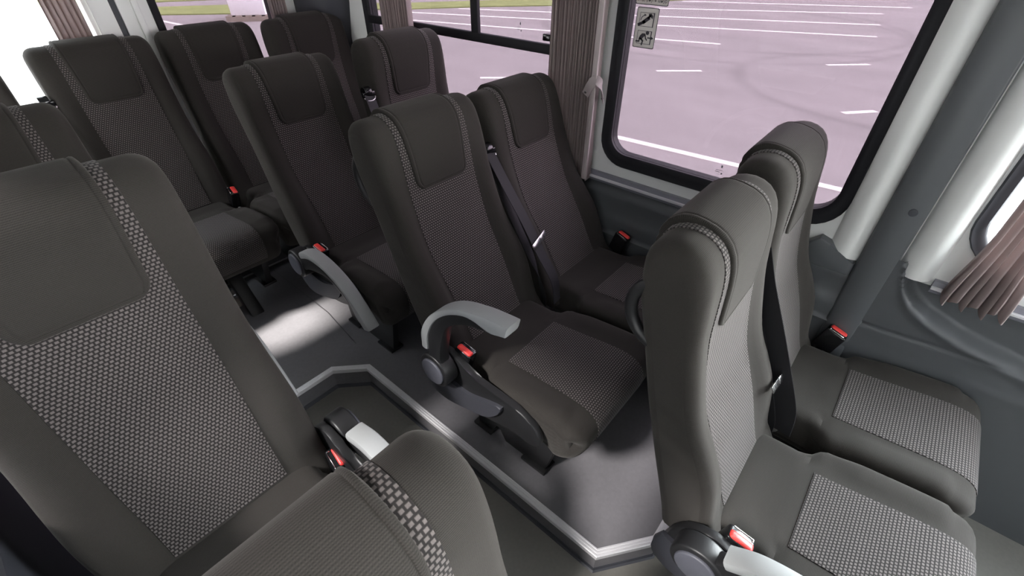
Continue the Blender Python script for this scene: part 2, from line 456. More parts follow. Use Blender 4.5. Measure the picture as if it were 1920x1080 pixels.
def mk_shell():
    bm = bmesh.new(); rows = []
    d0 = BK.find(lambda i, p: i > BK.n and p[1] < .80); d1 = BK.L[-1] - .03
    for k in range(25):
        d = d0 + (d1 - d0) * k / 24
        rows.append([bk_pt(0, d, .005, x=-.155 + .31 * j / 16) for j in range(17)])
    V = grid(bm, rows)
    r = bmesh.ops.extrude_face_region(bm, geom=list(bm.faces))
    for v in [g for g in r['geom'] if isinstance(g, bmesh.types.BMVert)]: v.co.y -= .010
    for v in bm.verts: v.co -= PIV
    return bm
def belt_part(root, pts, zo, tongue_at=None, guide=True, width=.023, twist=None, side=False):
    """webbing from shoulder guide to floor anchor, with its tongue"""
    P = crom(pts, 40); bm = bmesh.new()
    up = []
    for k in range(40):
        t = k / 39; up.append(Vector((.22, 1, .1)) if side else Vector((1, .15, 0)).lerp(Vector((.35, .9, .3)), sstep((t - .55) / .35) if twist else 0))
    sweep(bm, [p for p in P], rrect(width, .0012, .001, 1), up)
    b = mesh_obj('seat_belt', bm, 'belt', root)
    b.location.z = zo
    if guide:
        g0 = P[0]; bm = bmesh.new(); cyl(bm, g0 + Vector((0, .014, .006)), (1, 0, 0), .020, .030, 20, bev=.004)
        box(bm, (g0.x - .027, g0.y - .004, g0.z - .010), (g0.x + .027, g0.y + .010, g0.z + .010), .004)
        mesh_obj('belt_guide', bm, 'gloss', b)
        bm = bmesh.new(); path = [Vector((g0.x + .024 * math.cos(a), g0.y - .004 - .006 * math.sin(a), g0.z - .010 - .012 * math.sin(a))) for a in [math.pi * k / 12 for k in range(13)]]
        sweep(bm, path, circ(.0028, 8), (0, 1, 0)); tag(mesh_obj('guide_loop', bm, 'chrome', b), 'bright steel loop')
    if tongue_at is not None:
        c = P[int(39 * tongue_at)]; bm = bmesh.new()
        box(bm, (-.030, -.003, -.012), (.026, .003, .012), .003); box(bm, (.020, -.0015, -.011), (.062, .0015, .011), .001)
        hole = mesh_obj('belt_tongue', bm, 'chrome', b); hole.location = c + Vector((0, -.006, 0)); hole.rotation_euler = (math.radians(-28), math.radians(-8), math.radians(12)) if not side else (math.radians(25), math.radians(8), math.radians(176))
        tag(hole, 'steel tongue with black grip')
        bm = bmesh.new(); box(bm, (.040, -.0022, -.005), (.050, .0022, .005), .001); s = mesh_obj('belt_stop', bm, 'black', b)
        s.location, s.rotation_euler = hole.location, hole.rotation_euler
    return b
def seat(label, x, y, z, floor, recline=0, arm=None, arm_rot=0, buckle=(-1,), handle=0, belt=None, group='grey cloth passenger seats', tip=0, rotz=0, bk_off=(0, 0, 0)):
    root = empty('passenger_seat', (x, y, floor)); root.rotation_euler.z = rotz
    tag(root, label, 'seat', group); zo = z - floor
    b = shared('backrest', 'back', 'fabric', root, mk_back); b.location = PIV + Vector((0, 0, zo)); b.rotation_euler.x = -recline
    tag(shared('back_panel', 'bpan', 'dash', b, mk_bpanel), 'panel of pale woven dashes')
    shared('headrest_cover', 'cover', 'cover', b, mk_cover)
    tag(shared('back_shell', 'shell', 'side', b, mk_shell), 'smooth dark grey plastic shell')
    c = shared('seat_cushion', 'cush', 'fabric', root, mk_cushion); c.location.z = zo
    tag(shared('cushion_panel', 'cpan', 'dash', c, mk_cpanel), 'panel of pale woven dashes')
    for s in (-1, 1):
        l = shared('leg', 'leg%.3f' % zo, 'black', root, lambda: mk_leg(zo)); l.location = (s * .125, 0, zo)
    for s in (() if arm is None else (arm,)):
        sc = shared('side_cover', 'sc', 'black', root, mk_sidecover); sc.location = (s * .217, 0, zo)
        if arm:
            sc.location.x = s * .222; sc.scale.x = -s
            st = shared('side_trim', 'st', 'side', sc, mk_sidetrim); st.location = (-.012, 0, 0)
            tag(st, 'dark grey curved plastic trim')
        else: sc.scale = (-s, .85, .8); sc.location.z += .05; sc.location.x = s * .214
    if arm:
        a = shared('armrest', 'arm', 'black', root, mk_arm); a.location = HUB + Vector((arm * .257, 0, zo)); a.rotation_euler.x = arm_rot
        tag(shared('armrest_pad', 'pad', 'pad', a, mk_pad), 'light grey moulded pad')
        hc = shared('hub_cap', 'cap', 'cap', a, mk_cap); hc.location.x = arm * .0245; tag(hc, 'round grey cap')
    for s in buckle:
        k = shared('buckle', 'bk', 'gloss', root, mk_buckle); k.location = (s * .194, .078 if s < 0 else .06, zo + .405)
        k.location += Vector(bk_off)
        k.rotation_euler = (math.radians(14), s * math.radians(-6), math.radians(-6 * s) if s < 0 else math.radians(180 - 6)); k.rotation_euler.x *= -s
        tag(shared('release_button', 'btn', 'red', k, mk_button), 'red push button'); tag(shared('buckle_slot', 'slot', 'chrome', k, mk_slot), 'steel slot rim')
    if handle:
        h = shared('grab_handle', 'hand', 'black', b, mk_handle); h.location = Vector((handle * .180, .358, .856)) - PIV
        h.rotation_euler = (math.radians(-12), 0, 0)
    if belt:
        for kw in belt: belt_part(root, zo=zo, **kw)
    return root
RR = -.044
def rb(pts, r, x):
    """belt points given for a reclined back, x across"""
    return [Vector((x if len(p) == 2 else p[2], p[0], p[1])) for p in pts]
def turned(pts, r):
    """belt points of the upright back turned with the recline"""
    out = []
    for y, z in pts:
        k = sstep((z - .36) / .15); dy, dz = y - PIV.y, z - PIV.z; c, s = math.cos(r * k), math.sin(r * k)
        out.append((PIV.y + dy * c + dz * s, PIV.z - dy * s + dz * c))
    return out
BELT = [(.282, .835), (.232, .735), (.170, .62), (.118, .51), (.082, .42), (.07, .335)]
BELT2 = [(.300, .80), (.262, .70), (.205, .58), (.150, .46), (.12, .36), (.11, .30)]
def wb(r, tongue=.66): return [dict(pts=rb(turned(BELT, r), r, -.215), tongue_at=tongue)]
def ab(r): return [dict(pts=rb(turned(BELT2, r), r, .219), guide=False, width=.019, twist=True)]
P = PH
seat('aisle seat beyond the platform edge with half-raised armrest and a black grab handle', .820, -.164, -.049 + P, 0, 0, arm=-1, arm_rot=math.radians(48), handle=-1, belt=[dict(pts=rb([(.330, .80), (.285, .70), (.225, .58), (.170, .46), (.13, .36), (.12, .30)], 0, .213), guide=False, width=.022, side=True)])
seat('window seat beside the dark pillar, in front of the big window with stickers', 1.254, -.159, -.049 + P, 0, -.006, buckle=(1,), belt=[dict(pts=rb([(.300, .835), (.262, .75), (.205, .64), (.145, .52), (.100, .42), (.085, .335)], 0, -.226), tongue_at=.66, width=.029, side=True)])
seat('aisle seat on the platform with raised light grey armrest and red buckle button facing up', .798, .610, P, P, .113, arm=-1, handle=-1, belt=ab(.113))
seat('window seat beside the pleated curtain with a bright steel belt tongue on its left', 1.241, .601, P, P, .190, buckle=(1,), belt=wb(.19, .60))
seat('aisle seat with its light grey armrest lowered along the cushion, behind the raised-armrest seat', .815, 1.393, P, P, .100, arm=-1, arm_rot=math.radians(61))
seat('window seat with a black belt guide at its shoulder, below the sliding window', 1.255, 1.371, P, P, -.070, buckle=(1,), belt=wb(-.07))
seat('large single seat filling the left foreground, beside the sunken aisle', -.026, .591, .049 + P, P, -.017, arm=1, arm_rot=math.radians(66), buckle=(1,), bk_off=(.014, .035, -.070))
seat('single seat of which only the headrest top shows at the bottom of the photo', -.023, -.127, -.065 + P, 0, .0, arm=1, arm_rot=math.radians(61), buckle=(1,))
seat('single seat behind the large foreground seat, only its headrest showing', -.033, 1.330, P, P, .04, arm=1, arm_rot=math.radians(61), buckle=(1,))
KZ = P + .010
KF = P + .06
seat('leftmost back-row seat, cut off by the photo edge in front of the glaring rear window', -.06, 2.13, KZ, KF, .04, buckle=(1,))
seat('back-row seat in front of the white centre post between the rear door windows', .415, 2.112, KZ, KF, .02, buckle=(1,), belt=wb(.02))
seat('back-row seat in front of the rear door window with the parking lot behind', .846, 2.140, KZ, KF, .02, buckle=(1,))
seat('back-row seat in the corner against the dark corner pillar', 1.262, 2.075, KZ, KF, -.01, buckle=(-1,), belt=wb(0))

# ------------------------------------------------------------------ floors
XW = 1.50; XL = -.30; Y0 = -1.9; Y1 = 2.62; ZC = 1.78
bm = bmesh.new(); box(bm, (XL, Y0, -.06), (XW, Y1, 0)); struct(mesh_obj('floor', bm, 'vinyl_low', smooth=False), 'dark grey vinyl aisle floor sunk between the seat platforms')
EDGE = [(XL, .055), (.06, .055), (.17, .165), (.17, 1.205), (.272, 1.305), (.455, 1.305), (.552, 1.212), (.556, .165), (.700, .055), (XW, .055)]
bm = bmesh.new(); prism(bm, EDGE + [(XW, 2.165), (XL, 2.165)], 'z', 0, P)
struct(mesh_obj('floor_platform', bm, 'vinyl', smooth=False), 'raised grey vinyl seat platform around the sunken aisle')
def edge_strip(name, pts, mat, z, prof):
    """moulding along a floor edge, mitred at the corners"""
    bm = bmesh.new(); n = len(pts); rows = []
    for i in range(n):
        p = Vector(pts[i])
        d0 = (Vector(pts[i]) - Vector(pts[i - 1])).normalized() if i else None
        d1 = (Vector(pts[i + 1]) - Vector(pts[i])).normalized() if i < n - 1 else None
        if d0 is None: d0 = d1
        if d1 is None: d1 = d0
        n0 = Vector((d0.y, -d0.x)); n1 = Vector((d1.y, -d1.x)); m = (n0 + n1).normalized(); m /= max(.3, m.dot(n0))
        rows.append([Vector((p.x + m.x * a, p.y + m.y * a, z + b)) for a, b in prof])
    V = grid(bm, rows, True); bm.faces.new(V[0]); bm.faces.new(V[-1]); return mesh_obj(name, bm, mat, smooth=False)
prof = [(.006, -.014), (.006, .002), (.004, .004), (0, .004), (-.001, .0028), (-.003, .0028), (-.004, .004), (-.008, .004), (-.009, .0028), (-.011, .0028), (-.012, .004), (-.016, .003), (-.017, .0005), (0, -.001), (0, -.014)]
struct(edge_strip('trim_1', EDGE, 'alu', P, prof), 'ribbed aluminium edge strip along the platform rim')
struct(edge_strip('trim_2', EDGE, 'trim_dark', 0, [(0, 0), (.009, 0), (.004, .004), (.0015, .012), (0, .012)]), 'thin dark cove strip at the foot of the platform riser')
bm = bmesh.new(); box(bm, (XL, 2.165, 0), (XW, Y1, KF)); struct(mesh_obj('floor_rear_step', bm, 'vinyl', smooth=False), 'raised floor under the back row')
struct(edge_strip('trim_3', [(XL, 2.165), (XW, 2.165)], 'alu', P + .002, [(.012, 0), (.012, .002), (-.001, .002), (-.001, 0)]), 'bright aluminium strip in front of the back row')
bm = bmesh.new(); sweep(bm, [(.632, 1.62, P), (.632, 2.15, P)], [(-.0015, 0), (.0015, 0), (.0015, .0008), (-.0015, .0008)], (1, 0, 0)); sweep(bm, [(.60, 1.36, P), (.632, 1.62, P)], [(-.0015, 0), (.0015, 0), (.0015, .0008), (-.0015, .0008)], (1, 0, 0))
struct(mesh_obj('trim_4', bm, 'trim_dark', smooth=False), 'dark weld seam in the vinyl behind the aisle')

# ------------------------------------------------------------------ right wall (the window side)
def Wz(z): return P + 1.35 - (1.35 - z) * 1.0204
def Wy(y): return y * 1.0204
def holed(name, outer, holes, axis, a, b, mat, label):
    """flat wall with rounded window openings"""
    bm = bmesh.new()
    def mk(p): return Vector((a, p[0], p[1])) if axis == 'x' else Vector((p[0], a, p[1]))
    es = []
    for lp in [outer] + holes:
        vs = [bm.verts.new(mk(p)) for p in lp]
        es += [bm.edges.new((vs[i], vs[(i + 1) % len(vs)])) for i in range(len(vs))]
    bmesh.ops.triangle_fill(bm, use_beauty=True, edges=es)
    r = bmesh.ops.extrude_face_region(bm, geom=list(bm.faces))
    for v in [g for g in r['geom'] if isinstance(g, bmesh.types.BMVert)]:
        if axis == 'x': v.co.x = b
        else: v.co.y = b
    return struct(mesh_obj(name, bm, mat, smooth=True, sharp=30), label)
def ring(name, lo, li, axis, a, depth, mat, parent=None, lip=.010):
    """rubber frame between two matching outlines, rounded towards the cabin"""
    bm = bmesh.new(); rows = []
    for k in range(len(lo)):
        o, i = Vector(lo[k]), Vector(li[k]); sec = []
        for t, h in ((0, 0), (.03, lip * .7), (.12, lip), (.45, lip * .55), (.55, lip * .55), (.85, lip * .35), (1, -.002), (1, -depth), (0, -depth)):
            q = o.lerp(i, t); sec.append(Vector((a - h, q.x, q.y)) if axis == 'x' else Vector((q.x, a - h, q.y)))
        rows.append(sec)
    V = [[bm.verts.new(p) for p in r] for r in rows]; n = len(V)
    for k in range(n):
        for j in range(len(V[0])):
            m = len(V[0]); bm.faces.new((V[k][j], V[k][(j + 1) % m], V[(k + 1) % n][(j + 1) % m], V[(k + 1) % n][j]))
    return mesh_obj(name, bm, mat, parent)
def pane(outline, axis, a, mat, parent, name='glass_pane'):
    bm = bmesh.new(); prism(bm, outline, axis, a, a + .004); return mesh_obj(name, bm, mat, parent, smooth=False)
ZT = 1.36
W2o = rbox(Wy(.026), Wy(.826), Wz(.664), Wz(1.335), .10); W2i = rbox(Wy(.062), Wy(.790), Wz(.708), Wz(1.295), .068)
W3o = rbox(Wy(.905), Wy(2.195), Wz(.664), Wz(1.335), .10); W3i = rbox(Wy(.945), Wy(2.150), Wz(.708), Wz(1.295), .068)
W1o = rbox(-1.35, Wy(-.222), Wz(.690), Wz(1.335), .11); W1i = rbox(-1.31, Wy(-.250), Wz(.722), Wz(1.295), .085)
def shrink(o): return o
holed('wall_right', [(Y0, Wz(.60)), (Y1, Wz(.60)), (Y1, ZC), (Y0, ZC)], [W1o, W2o, W3o], 'x', XW, XW + .05, 'white', 'white painted side wall around the windows')
def window(n, lo, li, axis, a, mat, label, rub='rubber', lip=.010):
    f = ring('window_%d' % n, lo, li, axis, a, .045, rub, lip=lip); struct(f, label)
    g = pane(li, axis, a + .012, mat, f); return f
w2 = window(1, W2o, W2i, 'x', XW, 'tint', 'big tinted side window with emergency stickers and black rubber frame')
w3 = window(2, W3o, W3i, 'x', XW, 'tint', 'tinted side window with a black sliding upper pane frame')
w1 = window(3, W1o, W1i, 'x', XW, 'clear', 'bright front side window beyond the dark pillar', rub='trim_dark')
# slider frame of window 2
bm = bmesh.new()
box(bm, (XW - .010, Wy(.94), Wz(.993)), (XW + .010, Wy(2.16), Wz(1.026)), .003)
mesh_obj('slider_rail', bm, 'rubber', w3)
bm = bmesh.new(); box(bm, (XW - .008, Wy(1.432), Wz(1.02)), (XW + .010, Wy(1.470), Wz(1.30)), .003); mesh_obj('slider_post', bm, 'rubber', w3)
bm = bmesh.new(); box(bm, (XW - .030, Wy(1.055), Wz(1.040)), (XW + .004, Wy(1.095), Wz(1.062)), .003); box(bm, (XW - .012, Wy(1.03), Wz(1.02)), (XW + .004, Wy(1.062), Wz(1.072)), .003)
prism(bm, [(Wy(1.03), Wz(1.02)), (Wy(1.085), Wz(1.02)), (Wy(1.045), Wz(1.045)), (Wy(1.03), Wz(1.045))], 'x', XW - .008, XW + .004)
mesh_obj('window_latch', bm, 'gloss', w3)
# small printed glass marks: faint, as etched
def etch(parent, y, z):
    bm = bmesh.new()
    for dy, dz, w, h in ((0, 0, .022, .0012), (.004, -.006, .016, .0012), (-.006, .010, .005, .008), (-.010, -.012, .004, .005)):
        box(bm, (XW + .0108, y + dy - w / 2, z + dz), (XW + .0114, y + dy + w / 2, z + dz + h))
    mesh_obj('etched_mark', bm, 'cap', parent, smooth=False)
etch(w2, Wy(.395), Wz(.745)); etch(w3, Wy(1.235), Wz(1.062))
# stickers on the big window, facing the cabin
def on_sticker(cx, cz):
    return lambda a, b: (cx - a, cz + b)      # a to the right seen from inside (towards the front), b up
def flat(bm, pts, x0, x1): prism(bm, pts, 'x', x0, x1)
def stroke(bm, pts, w, x0, x1):
    for p, q in zip(pts, pts[1:]):
        p, q = Vector(p), Vector(q); d = (q - p).normalized(); n = Vector((-d.y, d.x)) * w / 2; e = d * w * .3
        flat(bm, [tuple(p - e + n), tuple(p - e - n), tuple(q + e - n), tuple(q + e + n)], x0, x1)
def disc(bm, c, r, x0, x1): flat(bm, [(c[0] + r * math.cos(2 * math.pi * k / 14), c[1] + r * math.sin(2 * math.pi * k / 14)) for k in range(14)], x0, x1)
XS = XW + .0118
def sticker(name, y1, y0, z0, z1, label):
    bm = bmesh.new(); prism(bm, rbox(y0, y1, z0, z1, .005, 3), 'x', XS - .0004, XS); s = mesh_obj(name, bm, 'sticker', smooth=False); tag(s, label, 'sticker', 'emergency stickers on the window')
    bm = bmesh.new(); o = rbox(y0, y1, z0, z1, .005, 3); i = rbox(y0 + .0022, y1 - .0022, z0 + .0022, z1 - .0022, .004, 3)
    V = [[bm.verts.new((XS - .0006, *a)), bm.verts.new((XS - .0006, *b))] for a, b in zip(o, i)]
    for k in range(len(V)): bm.faces.new((V[k][0], V[k][1], V[(k + 1) % len(V)][1], V[(k + 1) % len(V)][0]))
    mesh_obj('border', bm, 'ink', s, smooth=False); return s
SY1, SY0, SZ0, SZ1 = Wy(.765), Wy(.692), Wz(1.056), Wz(1.166)
st = sticker('sticker', SY1, SY0, SZ0, SZ1, 'pale pictogram sticker with hammer and crawling figure on the big window')
def sp(a, b): return (SY1 - a * (SY1 - SY0), SZ1 - b * (SZ1 - SZ0))   # a, b in 0..1 from the upper left
def pic(name, fn):
    bm = bmesh.new(); fn(bm); return mesh_obj(name, bm, 'ink', st, smooth=False)
xa, xb = XS - .0009, XS - .0005
def frame_at(bm, t, b):
    for p, q, w in (((.17, t), (.80, t), .0012), ((.17, b), (.80, b), .0012), ((.17, t), (.17, b), .0012), ((.80, t), (.80, b), .0032)): stroke(bm, [sp(*p), sp(*q)], w, xa, xb)
def hammer(bm):
    frame_at(bm, .13, .46)
    stroke(bm, [sp(.14, .43), sp(.40, .35)], .0085, xa, xb); stroke(bm, [sp(.36, .36), sp(.58, .25)], .0105, xa, xb)
    stroke(bm, [sp(.55, .26), sp(.64, .19)], .0060, xa, xb); flat(bm, [sp(.55, .15), sp(.66, .14), sp(.76, .20), sp(.74, .27), sp(.66, .23), sp(.56, .23)], xa, xb)
    stroke(bm, [sp(.22, .31), sp(.26, .24), sp(.36, .19)], .0022, xa, xb); flat(bm, [sp(.35, .155), sp(.46, .185), sp(.37, .215)], xa, xb)
def runner(bm):
    frame_at(bm, .57, .89)
    disc(bm, sp(.62, .61), .0058, xa, xb); flat(bm, [sp(.50, .63), sp(.56, .66), sp(.36, .80), sp(.25, .78), sp(.30, .69), sp(.38, .635)], xa, xb)
    stroke(bm, [sp(.52, .66), sp(.57, .75), sp(.63, .79)], .0036, xa, xb); stroke(bm, [sp(.32, .76), sp(.45, .82), sp(.42, .92)], .0046, xa, xb)
    stroke(bm, [sp(.29, .76), sp(.28, .84), sp(.14, .84)], .0042, xa, xb)
    stroke(bm, [sp(.66, .73), sp(.84, .73)], .0036, xa, xb); flat(bm, [sp(.82, .69), sp(.93, .73), sp(.82, .77)], xa, xb)
pic('hammer_pictogram', hammer); pic('escape_pictogram', runner)
s2 = sticker('sticker', Wy(.775), Wy(.668), Wz(1.172), Wz(1.235), 'wide lettered sticker at the top edge above the pictogram sticker')
cu = bpy.data.curves.new('lettering', 'FONT'); cu.body = 'Выдернуть\nшнур'; cu.body = 'Выдернуть шнур'; cu.size = .0135; cu.align_x = 'CENTER'; cu.extrude = .0002
to = bpy.data.objects.new('lettering', cu); C.objects.link(to); dg = bpy.context.evaluated_depsgraph_get()
me = bpy.data.meshes.new_from_object(to.evaluated_get(dg)); bpy.data.objects.remove(to)
lt = bpy.data.objects.new('lettering', me); C.objects.link(lt); me.materials.clear(); me.materials.append(M['ink']); lt.parent = s2
lt.matrix_world = Matrix.Translation((XS - .0008, (Wy(.775) + Wy(.668)) / 2, Wz(1.181))) @ Matrix(((0, 0, -1, 0), (-1, 0, 0, 0), (0, 1, 0, 0), (0, 0, 0, 1)))
wl = max(v.co.x for v in me.vertices) - min(v.co.x for v in me.vertices)
for v in me.vertices: v.co.x *= .098 / wl
# convex white mouldings either side of the pillar
def moulding(name, ya, yb, z0, z1, depth, mat, label, flare=0, top_dy=.0):
    bm = bmesh.new(); rows = []
    N = 18
    for k in range(13):
        t = k / 12; z = z0 + (z1 - z0) * t; f = flare * (1 - sstep((z - z0) / .12)); row = []
        for j in range(N + 1):
            s = j / N; y = ya + (yb - ya) * s + top_dy * t + f * (1 - s if flare > 0 else s)
            row.append(Vector((XW + .002 - depth * math.sin(math.pi * s) ** .65, y, z)))
        rows.append(row)
    V = grid(bm, rows); return struct(mesh_obj(name, bm, mat), label)
moulding('trim_5', Wy(-.058), Wy(.028), Wz(.598), ZC, .030, 'white', 'rounded white pillar moulding beside the big window', flare=0, top_dy=.016)
moulding('trim_6', Wy(-.222), Wy(-.140), Wz(.615), ZC, .034, 'white', 'rounded glossy white moulding beside the bright front window', top_dy=.016)
bm = bmesh.new(); rows = []
for k in range(2):
    z = (0, ZC)[k]; dy = (-.004, .022)[k]
    rows.append([Vector((XW - h, Wy(y) + dy, z)) for y, h in ((-.056, -.01), (-.058, .026), (-.064, .032), (-.100, .034), (-.136, .032), (-.142, .026), (-.144, -.01))])
V = grid(bm, rows, True); bm.faces.new(V[0]); bm.faces.new(V[1]); struct(mesh_obj('wall_pillar', bm, 'trim', sharp=50), 'dark grey pillar cover between the two front windows')
bm = bmesh.new(); cyl(bm, (XW - .035, Wy(-.104), Wz(.79)), (1, 0, 0), .010, .004, 20, bev=.001); struct(mesh_obj('trim_7', bm, 'trim_dark'), 'round dark plug on the pillar cover')
# lower cladding, middle: a ribbed profile along the wall
def cladding(name, ya, yb, prof, mat, label):
    pf = crom(prof, 60); bm = bmesh.new()
    rows = [[Vector((p[0], y, p[1])) for p in pf] for y in (ya, yb)]
    grid(bm, rows); return struct(mesh_obj(name, bm, mat, sharp=60), label)
cladding('wall_right_cladding', Wy(-.085), Y1, [(1.500, P + .59), (1.499, P + .56), (1.497, P + .548), (1.487, P + .540), (1.486, P + .50), (1.484, P + .482), (1.480, P + .462), (1.474, P + .445), (1.473, P + .42), (1.476, P + .392), (1.476, P + .384), (1.469, P + .378), (1.469, P + .372), (1.474, P + .36), (1.476, P + .25), (1.476, P + .1), (1.476, 0)], 'trim', 'charcoal ribbed lower wall cladding beside the seats')
# small raised corner block at the foot of the white moulding
bm = bmesh.new(); prism(bm, [(Wy(-.05), Wz(.56)), (Wy(-.05), Wz(.608)), (Wy(-.015), Wz(.612)), (Wy(.022), Wz(.640)), (Wy(.055), Wz(.650)), (Wy(.085), Wz(.62)), (Wy(.085), Wz(.56))], 'x', XW - .030, XW + .01, .006, 3)
struct(mesh_obj('trim_8', bm, 'trim'), 'dark corner block below the white moulding')
# lower cladding, front: heightfield with the deep window recess
def rec_z(y):
    pts = [(-.150, .70), (-.161, .623), (-.185, .565), (-.215, .530), (-.266, .499), (-.351, .471), (-.49, .445), (-.7, .43), (-1.9, .42)]
    for (a, za), (b, zb) in zip(pts, pts[1:]):
        if y <= a and y >= b: return za + (zb - za) * (a - y) / (a - b)
    return .70
bm = bmesh.new(); rows = []
ys = [Wy(-.110), Wy(-.130)] + [Wy(-.144) - .0 - .006 * k for k in range(60)] + [-.51 - .03 * k for k in range(47)]
zs = [0, .1, .2, .25, .28, .30, .32, .34] + [.36 + .006 * k for k in range(48)]
for y in ys:
    row = []
    for z in zs:
        rz = rec_z(y); near = (z - rz)
        if y > -.27:
            d = min(abs(near), abs(y + .161) + (0 if z > .55 else 1)); inside = near > 0
        s = sstep((near + .012) / .034); x = 1.471 + .040 * s
        x -= .006 * math.exp(-((near + .018) / .014) ** 2)
        for gz, gd, gw in ((.405 - .085 * (y + .07), .004, .006), (.315 - .085 * (y + .07), -.005, .016)):
            x += gd * math.exp(-((z - gz) / gw) ** 2)
        if z < .22: x -= .02 * sstep((.22 - z) / .2)
        row.append(Vector((x, y, z + P if z > 0 else 0)))
    rows.append(row)
grid(bm, rows); struct(mesh_obj('wall_front_cladding', bm, 'trim', sharp=70), 'charcoal front lower wall cladding with a deep recess below the window')
# pale lip where the white panel meets the cladding recess
# curtain rails
def rail(name, ya, yb, z, label):
    bm = bmesh.new(); prism(bm, [(XW + .002, z - .015), (XW - .020, z - .015), (XW - .022, z - .010), (XW - .022, z - .006), (XW - .018, z - .003), (XW - .018, z + .003), (XW - .014, z + .018), (XW + .002, z + .018)], 'y', ya, yb)
    o = tag(mesh_obj(name, bm, 'railgrey', smooth=False), label, 'rail', 'curtain rails along the windows')
    bm = bmesh.new(); prism(bm, [(XW - .020, z - .004), (XW - .027, z - .003), (XW - .027, z + .003), (XW - .016, z + .004)], 'y', ya, yb); tag(mesh_obj('rail_lip', bm, 'alu', o, smooth=False), 'bright aluminium lip')
    return o
rail('curtain_rail', Wy(.06), 2.36, Wz(.607), 'long grey curtain rail below the big window and the sliding window')
rail('curtain_rail', -1.6, Wy(-.225), Wz(.606), 'short grey curtain rail below the bright front window')

# ------------------------------------------------------------------ curtains
def curtain(label, p0, p1, z0, z1, folds, amp, seed, flare=0.0, shear=0.0):
    """a gathered pleated curtain between two ground points"""
    rnd = random.Random(seed); bm = bmesh.new(); a, b = Vector(p0), Vector(p1); t = (b - a); L = t.length; t.normalize(); n = Vector((-t.y, t.x))
    N = folds * 10; ph = [rnd.uniform(-.8, .8) for _ in range(folds + 1)]; am = [rnd.uniform(.5, 1.2) for _ in range(folds + 1)]
    rows = []
    for k in range(25):
        s = k / 24; z = z0 + (z1 - z0) * s; row = []; fl = flare * (1 - sstep(s / .22)); wob = .35 * math.sin(s * 5 + seed)
        for j in range(N + 1):
            u = j / N; i = min(folds - 1, int(u * folds)); f = u * folds - i
            pp = ph[i] + (ph[i + 1] - ph[i]) * f; aa = am[i] + (am[i + 1] - am[i]) * f
            w = math.sin(2 * math.pi * u * folds + pp + wob * (1 - u)); w2 = math.sin(4 * math.pi * u * folds + 1.3 * pp) * .25
            along = (u - .5) * L * (1 + fl) + L / 2 + math.cos(2 * math.pi * u * folds + pp) * L / folds * .16 + shear * (1 - s)
            dz = .012 * math.sin(2 * math.pi * u * folds * .5 + seed) * (1 - sstep(s / .1))
            q = a + t * along + n * (amp * aa * (w + w2) * (1 + fl * 1.5)); row.append(Vector((q.x, q.y, z + dz)))
        rows.append(row)
    V = grid(bm, rows)
    r = bmesh.ops.extrude_face_region(bm, geom=list(bm.faces))
    for v in [g for g in r['geom'] if isinstance(g, bmesh.types.BMVert)]: v.co += Vector((n.x, n.y, 0)) * .0016
    return tag(mesh_obj('curtain', bm, 'curtain', sharp=80), label, 'curtain', 'taupe pleated curtains')
cz = Wz(.60)
c2 = curtain('taupe pleated curtain tied back beside the big window with stickers', (XW - .038, Wy(1.050)), (XW - .035, Wy(.850)), cz, 1.62, 17, .0150, 3, .05)
bm = bmesh.new(); box(bm, (XW - .066, Wy(.838), cz + .004), (XW - .058, Wy(.858), 1.60), .002); tag(mesh_obj('curtain_hem', bm, 'hem', c2), 'pale flat hem')
tie = bmesh.new(); zc = Wz(.928)
sweep(tie, crom([(XW - .070, Wy(.872), zc - .022), (XW - .072, Wy(.858), zc + .006), (XW - .066, Wy(.842), zc + .030), (XW - .052, Wy(.826), zc + .012), (XW - .030, Wy(.824), zc - .045)], 24), rrect(.015, .0018, .001, 1), (0, .3, 1))
tb = tag(mesh_obj('curtain_tie', tie, 'clip'), 'folded grey snap strap holding the tied-back curtain', 'strap')
bm = bmesh.new(); cyl(bm, (XW - .076, Wy(.868), zc - .012), (1, 0, 0), .0045, .004, 16, bev=.001); mesh_obj('snap_button', bm, 'chrome', tb)
bm = bmesh.new(); cyl(bm, (XW - .034, Wy(.824), zc - .034), (1, 0, 0), .0045, .004, 16, bev=.001); mesh_obj('snap_button', bm, 'chrome', tb)
curtain('taupe pleated curtain hanging in the middle of the sliding window', (XW - .045, Wy(2.005)), (XW - .040, Wy(1.800)), cz, 1.62, 15, .0140, 5)
curtain('taupe curtain with flared hem in front of the bright front window', (XW - .045, Wy(-.262)), (XW - .040, Wy(-.362)), cz - .005, 1.62, 7, .013, 8, .35, .0)
curtain('narrow taupe curtain at the right side of the rear door window', (1.195, 2.580), (1.275, 2.580), P + .52, 1.62, 6, .012, 11)
curtain('taupe curtain in front of the glaring left rear window', (.352, 2.580), (.462, 2.580), P + .52, 1.62, 6, .012, 13)

